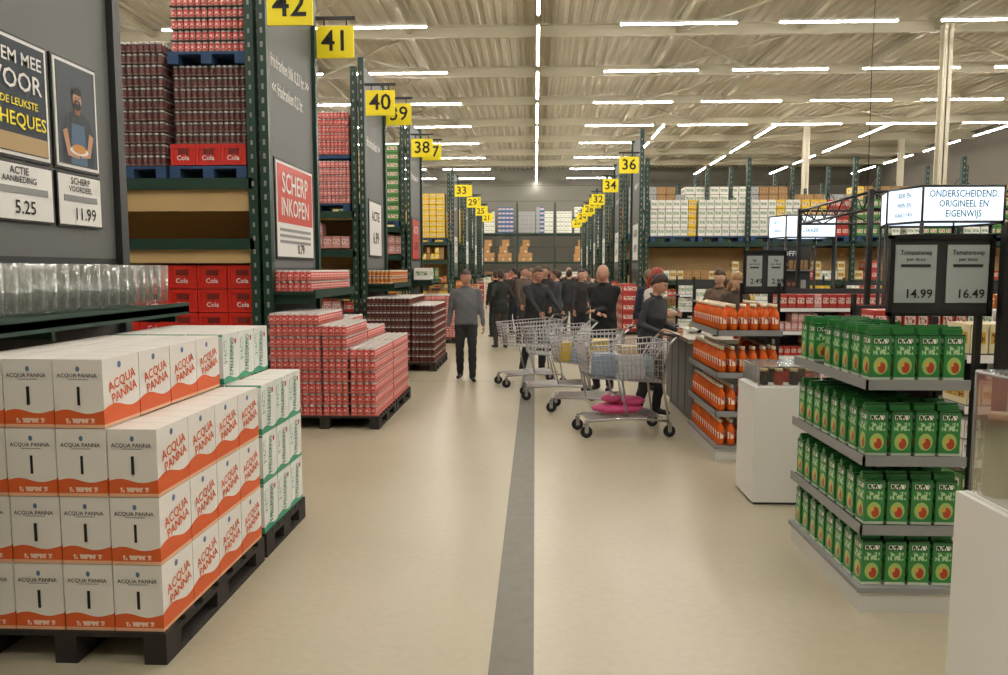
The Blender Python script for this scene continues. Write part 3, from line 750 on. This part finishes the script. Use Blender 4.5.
# ---------------------------------------------------------------- people
EYW=mat('eye_white','#dcd8d2',.3);EYD=mat('eye_dark','#20150f',.3);LIP=mat('lips','#a4605a',.5)
def ik(a,t,l1,l2,pole):
    a=Vector(a);t=Vector(t);d=t-a;D=min(d.length,(l1+l2)*.995); d.normalize(); t=a+d*D
    c=(l1*l1-l2*l2+D*D)/(2*D); h=math.sqrt(max(0,l1*l1-c*c)); p=Vector(pole); p=(p-d*p.dot(d)).normalized()
    return a+d*c+p*h,t
def ring(c,u,w,ru,rw,n=14): return [Vector(c)+u*ru*math.cos(2*math.pi*k/n)+w*rw*math.sin(2*math.pi*k/n) for k in range(n)]
def capsule(b,p,q,r0,r1,m,mid=None):
    p=Vector(p);q=Vector(q);d=(q-p).normalized(); a=Vector((0,0,1)) if abs(d.z)<.9 else Vector((0,1,0)); u=d.cross(a).normalized(); w=d.cross(u)
    R=[ring(p-d*r0*.9,u,w,r0*.35,r0*.35),ring(p-d*r0*.5,u,w,r0*.85,r0*.85),ring(p,u,w,r0,r0)]
    if mid: R.append(ring(p.lerp(q,.35),u,w,mid,mid))
    R+=[ring(q,u,w,r1,r1),ring(q+d*r1*.5,u,w,r1*.85,r1*.85),ring(q+d*r1*.9,u,w,r1*.35,r1*.35)]
    b.rings(R,m)
def sd(p,a,b_):
    ab=b_-a; t=max(0,min(1,(p-a).dot(ab)/max(1e-9,ab.dot(ab)))); return (p-(a+ab*t)).length
def person(name,x,y,rot,H=1.75,top='#555555',pants='#222222',skin='#c99a80',hair='#3a2a1e',hairstyle='short',feet=((.1,0),(-.1,0)),handL=(.26,-.04,.80),handR=(-.26,-.04,.80),lean=0,hyaw=0,hpitch=0,hem=.92,fem=False,vox=.018,curl=.5,fat=1.0,hdL=None,hdR=None):
    s=H/1.75
    mt=mat('cloth_'+top,top,.8,var=.12,vs=9); mp=mat('cloth_'+pants,pants,.85,var=.1,vs=9); ms=mat('skin_'+skin,skin,.5); mh=mat('hair_'+hair,hair,.6,var=.2,vs=30); sh=mat('shoe_leather','#1a1715',.5)
    b=MB(); Mdum=mp
    piv=Vector((0,0,.95)); RL=Matrix.Rotation(lean,3,'X')
    def T(p): p=Vector(p); return piv+RL@(p-piv)
    ux=Vector((1,0,0))
    sw=.19 if not fem else .165
    f=fat
    secs=[(.84,.15,.105,0),(.92,.168*f,.12*f,0),(1.02,.160*f,.12*f,-.005),(1.12,.156*f,.118*f,-.012),(1.24,.17*f,.12*f,-.012),(1.34,.19,.118,0),(1.42,.18,.098,.008),(1.465,.11,.075,.012),(1.50,.067,.068,.01),(1.575,.060,.062,0)]
    if fem: secs=[(.84,.15,.11,0),(.92,.172*f,.122*f,0),(1.02,.152*f,.11*f,0),(1.10,.134*f,.103*f,0),(1.24,.148*f,.12*f,-.015),(1.33,.165,.112,-.008),(1.41,.158,.087,.008),(1.46,.09,.063,.012),(1.50,.054,.055,.01),(1.575,.050,.054,0)]
    uw=RL@Vector((0,1,0))
    b.rings([ring(T((0,o,z)),ux,uw,rx,ry) for z,rx,ry,o in secs],Mdum)
    segs=[]
    if hem<.85:
        rr=[ring((0,0,hem),ux,Vector((0,1,0)),.19,.145),ring((0,0,.88),ux,Vector((0,1,0)),.185,.138),ring(T((0,0,1.05)),ux,uw,.165,.125)]; b.rings(rr,Mdum)
    for i,sg in enumerate((1,-1)):
        hip=Vector((sg*.088,0,.90)); fx,fy=feet[i][0],feet[i][1]; fz=feet[i][2] if len(feet[i])>2 else 0
        kn,an=ik(hip,(fx,fy,.085+fz),.42,.41,(sg*.08,-1,0))
        capsule(b,hip,kn,.09*f,.066,Mdum); capsule(b,kn,an,.066,.054,Mdum,.068)
        toe=Vector((fx+sg*.03,fy-.16,.035+fz)); he=Vector((fx,fy+.04,.045+fz))
        capsule(b,he,toe,.042,.034,Mdum); capsule(b,an,he,.045,.045,Mdum)
        segs+= [(hip,kn,.08,'p'),(kn,an,.062,'p'),(he,toe,.042,'s'),(an-Vector((0,0,.03)),he,.045,'s')]
        shd=T((sg*sw,0.005,1.405)); hd=(handL,handR)[i]
        el,wr=ik(shd,hd,.285,.25,(sg*.35,.9,-.35))
        capsule(b,shd,el,.062 if not fem else .054,.047,Mdum); capsule(b,el,wr,.048,.034,Mdum); b.ell(T((sg*.10,.005,1.433)),(.08,.055,.036),Mdum)
        d=(wr-el).normalized(); hv=(hdL,hdR)[i]
        if hv: d=Vector(hv).normalized()
        nrm=Vector((-sg,0,0)); nrm=(nrm-d*nrm.dot(d)); nrm=nrm.normalized() if nrm.length>.1 else Vector((0,0,-1)); sd_=d.cross(nrm)
        if sd_.y>0: sd_=-sd_
        pe=wr+d*.085
        b.rings([ring(wr-d*.02,sd_,nrm,.027,.022,10),ring(wr+d*.02,sd_,nrm,.034,.017,10),ring(pe-d*.01,sd_,nrm,.041,.015,10),ring(pe,sd_,nrm,.034,.010,10)],Mdum)
        segs+= [(shd,el,.055,'t'),(el,wr-d*.005,.04,'t'),(wr+d*.02,pe,.03,'k')]
        (segs.append(('hand',wr,d,nrm,sd_,sg)))
    segs2=[q for q in segs if q[0]!='hand']
    segs2+=[(T((0,0,1.0)),T((0,0,1.36)),.14,'t'),(T((-.12,0,1.40)),T((.12,0,1.40)),.08,'t'),(T((0,.01,1.51)),T((0,0,1.6)),.055,'k'),(Vector((0,0,.86)),Vector((0,0,.95)),.14,'t')]
    me=bpy.data.meshes.new('tmp'); me.from_pydata([tuple(v) for v in b.v],[],b.f); ob=bpy.data.objects.new('tmp',me); sc.collection.objects.link(ob)
    md=ob.modifiers.new('r','REMESH'); md.mode='VOXEL'; md.voxel_size=vox; md.use_smooth_shade=True
    sm=ob.modifiers.new('s','SMOOTH'); sm.factor=.5; sm.iterations=3
    dg=bpy.context.evaluated_depsgraph_get(); m2=bpy.data.meshes.new_from_object(ob.evaluated_get(dg))
    V=[v.co.copy() for v in m2.vertices]; F=[tuple(p.vertices) for p in m2.polygons]
    bpy.data.objects.remove(ob); bpy.data.meshes.remove(me)
    for v in V:
        if v.z<1.42: v+= Vector((math.sin(v.z*48+v.x*20),math.cos(v.z*41+v.x*31),0))*.003
    mats=[]; D={'t':mt,'p':mp,'k':ms,'s':sh}
    for q in F:
        c=sum((V[k] for k in q),Vector())/len(q); best=None;bd=9
        for (a,e,r,l) in segs2:
            dd=sd(c,a,e)-r
            if dd<bd: bd=dd;best=l
        if best=='t' and c.z<hem and abs(c.x)<.2 and c.z<1.0 and sd(c,Vector((0,0,.8)),Vector((0,0,.95)))<.2: best='p'
        if best=='p' and c.z>hem: best='t'
        mats.append(D[best])
    bpy.data.meshes.remove(m2)
    o=MB(); o.merge([tuple(v) for v in V],F,mats)
    # collar
    o.tube([T((.07*math.cos(k*math.pi/8),.012+.072*math.sin(k*math.pi/8),1.487+.012*math.sin(k*math.pi/8))) for k in range(17)],.012,mt,6)
    for q in segs:
        if q[0]!='hand': continue
        _,wr,d,nr,sdv,sg=q
        for k,ln in enumerate((.070,.078,.073,.056)):
            off=(.030-.0205*k); p0=wr+d*.07+sdv*off; pts=[p0]; a=curl*.3; rr=[.0088,.0085,.0078,.006]
            p=p0+d*.018; pts.append(p)
            for fr in (.42,.33): 
                a+=curl*.7; p=p+(d*math.cos(a)+nr*math.sin(a))*ln*fr*1.2; pts.append(p)
            o.tube(pts,rr,ms,6)
        t0=wr+d*.022+sdv*.024; o.tube([t0,t0+d*.025+sdv*.022+nr*.006,t0+d*.05+sdv*.028+nr*.016,t0+d*.07+sdv*.026+nr*.022],[.012,.011,.0095,.007],ms,6)
    hc=T((0,-.014,1.624)); HM=Matrix.Translation(hc)@(RL.to_4x4())@Matrix.Rotation(-lean*.5,4,'X')@Matrix.Rotation(hyaw,4,'Z')@Matrix.Rotation(hpitch,4,'X')@Matrix.Scale(1.06,4)
    def hd(nx,ny,nz,k=1.0):
        X=nx*.076;Y=ny*.095;Z=nz*.118
        if nz<0: X*=1-.32*(-nz)**1.6; 
        if nz<0 and ny>0: Y*=1-.35*(-nz)
        if ny<0:
            g=math.exp(-((nx/.16)**2)-(((nz+.12)/.17)**2)); Y-=.020*g
            g=math.exp(-((nx/.09)**2)-(((nz-.1)/.25)**2)); Y-=.007*g
            for e in (-.38,.38): Y+=.009*math.exp(-(((nx-e)/.2)**2)-(((nz-.08)/.13)**2))
            Y-=.006*math.exp(-((nx/.3)**2)-(((nz+.82)/.16)**2)); Y-=.004*math.exp(-((nx/.25)**2)-(((nz+.47)/.1)**2))
        return Vector((X*k,Y*k,Z*k))
    n,kk=28,20; R=[]
    for j in range(kk+1):
        ph=-math.pi/2+math.pi*j/kk; cq=max(.03,math.cos(ph)); R.append([HM@hd(cq*math.cos(2*math.pi*i/n),cq*math.sin(2*math.pi*i/n),math.sin(ph)) for i in range(n)])
    o.rings(R,ms)
    for e in (-1,1):
        o.ell((e*.029,-.0835,.010),(.0125,.008,.0065),EYW,8,6,HM); o.ell((e*.029,-.0905,.010),(.0055,.003,.0055),EYD,8,4,HM)
        o.tube([HM@Vector((e*.014,-.094,.032)),HM@Vector((e*.03,-.0945,.035)),HM@Vector((e*.046,-.084,.030))],.003,mh,4)
        o.ell((e*.076,.006,-.003),(.009,.018,.030),ms,8,6,HM)
    o.ell((0,-.0925,-.056),(.022,.007,.0065),LIP,10,5,HM)
    if hairstyle!='bald':
        k=1.075 if hairstyle=='short' else 1.13
        base=len(o.v); n,kk=28,20
        for j in range(kk+1):
            ph=-math.pi/2+math.pi*j/kk; cq=max(.03,math.cos(ph))
            for i in range(n):
                a=2*math.pi*i/n; nx,ny,nz=cq*math.cos(a),cq*math.sin(a),math.sin(ph)
                lim=.48-.75*max(0,ny+.45) if hairstyle!='short' else .52-.8*max(0,ny+.4)
                kx=k if nz>lim else .985
                if hairstyle!='short': kx+= .02*math.sin(a*9+j) if nz>lim else 0
                q=hd(nx,max(ny,-.999) ,nz,kx)
                o.v.append(tuple(HM@(q+Vector((0,.004,.004)))))
        for j in range(kk):
            nz=math.sin(-math.pi/2+math.pi*(j+.5)/kk); cq=math.cos(-math.pi/2+math.pi*(j+.5)/kk)
            for i in range(n):
                ny=cq*math.sin(2*math.pi*(i+.5)/n)
                lim=.48-.75*max(0,ny+.45) if hairstyle!='short' else .52-.8*max(0,ny+.4)
                if nz>lim-.12:
                    i2=(i+1)%n; o.face((base+j*n+i,base+j*n+i2,base+(j+1)*n+i2,base+(j+1)*n+i),mh,None,True)
        if hairstyle=='long':
            secs=[(.05,.078,.06,.045),(-.03,.088,.06,.045),(-.10,.09,.055,.05),(-.17,.085,.04,.06),(-.23,.06,.025,.06)]
            o.rings([[HM@Vector((rx*math.cos(2*math.pi*k/14),yo+ry*math.sin(2*math.pi*k/14),z)) for k in range(14)] for z,rx,ry,yo in secs],mh)
        if hairstyle=='bun': o.ell((0,.10,.05),(.04,.035,.04),mh,10,7,HM)
    ob=o.build(name,(x,y,0),rot); ob.scale=(s,s,s)
    return ob
R_=math.radians
person('walking_man',-1.07,11.7,R_(4),1.72,'#66696d','#26282c','#b98a72','#4a3f36','short',feet=((.10,-.12),(-.10,.14,.02)),handL=(.28,-.10,.84),handR=(-.28,.02,.86),hpitch=.15,hem=.90,fat=1.14)
person('man_pushing_cart',-.02,12.35,R_(35),1.78,'#2a2b2f','#23262e','#b98a72','#4a3a2c','short',feet=((.12,-.05),(-.1,.18,.01)),handL=(.22,-.46,1.02),handR=(-.2,-.46,1.02),lean=.15,hpitch=.2,hem=.85,fat=1.08)
person('bald_man',.98,10.80,R_(-28),1.80,'#17181b','#24262c','#c29279','#8a7a6c','bald',handL=(.0,-.26,1.12),handR=(.02,-.28,1.08),lean=.05,hpitch=.12,hem=.84,fat=1.18,hdL=(-1,-.1,0),hdR=(1,-.1,0))
person('red_haired_woman',1.66,10.95,R_(50),1.75,'#c9c2bc','#2b2b33','#d0a48c','#8a2f18','long',handL=(.2,-.3,1.1),handR=(-.2,-.34,1.12),lean=.12,hpitch=.2,fem=True)
person('dark_haired_woman',1.36,8.95,R_(48),1.68,'#34353a','#1d1e22','#c99a80','#33211a','bun',feet=((.1,-.03),(-.1,.1)),handL=(.16,-.28,1.06),handR=(-.22,-.26,1.06),lean=.16,hpitch=.35,hem=.72,fem=True,fat=1.2)
person('blonde_woman',2.74,10.62,R_(10),1.70,'#4a3d33','#25252a','#cfa58e','#a07c50','long',handL=(.16,-.36,1.09),handR=(-.16,-.36,1.09),lean=.18,hpitch=.45,fem=True)
person('brown_haired_woman',2.76,11.4,R_(-25),1.74,'#6a5648','#25252a','#cfa58e','#5b4330','long',handL=(.2,-.3,1.1),handR=(-.2,-.3,1.1),lean=.1,hpitch=.3,fem=True)
cols=['#1d1e22','#2b2d33','#2a2628','#3b3f47','#3a2a28','#20283a','#5b5a56','#15161a','#5c4e44','#262b28']
hs=['short','short','long','bun','short','bald']
cp=[(-.75,16.6),(-.3,17.6),(.15,16.0),(.6,17.3),(1.0,15.8),(1.4,17.2),(-1.0,19.2),(-.5,20),(0,19.2),(.45,20.4),(.9,19.4),(1.4,20.4),(1.8,19),(-.9,23),(-.4,23.8),(.1,23.2),(.6,24),(1.1,23.2),(1.6,24),(-1.2,27),(-.5,28),(.2,27.4),(.9,28),(1.6,27.2),(1.95,13.4)]
for i,(x,y) in enumerate(cp):
    person('shopper',x+random.uniform(-.12,.12),y,random.uniform(0,6.28),random.uniform(1.64,1.82),random.choice(cols),random.choice(['#1d1f26','#262c3a','#18181a','#3b3a38']),'#c0937b',random.choice(['#2a1e17','#4a3826','#6e5a40','#3a2c22','#1a1512']),hs[i%6],feet=((.1,random.uniform(-.12,.05)),(-.1,random.uniform(-.05,.12))),handL=(.25,random.uniform(-.3,0),random.uniform(.82,1.05)),handR=(-.25,random.uniform(-.25,0),random.uniform(.82,1.05)),hem=random.choice([.9,.8,.86]),fem=i%2==0,vox=.03)

# ---------------------------------------------------------------- world, camera
w=bpy.data.worlds.new('w'); sc.world=w; w.use_nodes=True; w.node_tree.nodes['Background'].inputs[0].default_value=(.5,.5,.5,1); w.node_tree.nodes['Background'].inputs[1].default_value=.2
cam=bpy.data.cameras.new('camera'); co=bpy.data.objects.new('camera',cam); sc.collection.objects.link(co); sc.camera=co
cam.sensor_width=36; cam.lens=27; cam.clip_start=.05; cam.clip_end=200
co.location=(0,0,1.72)
co.rotation_euler=(math.radians(90-5.1),0,math.radians(2.35))
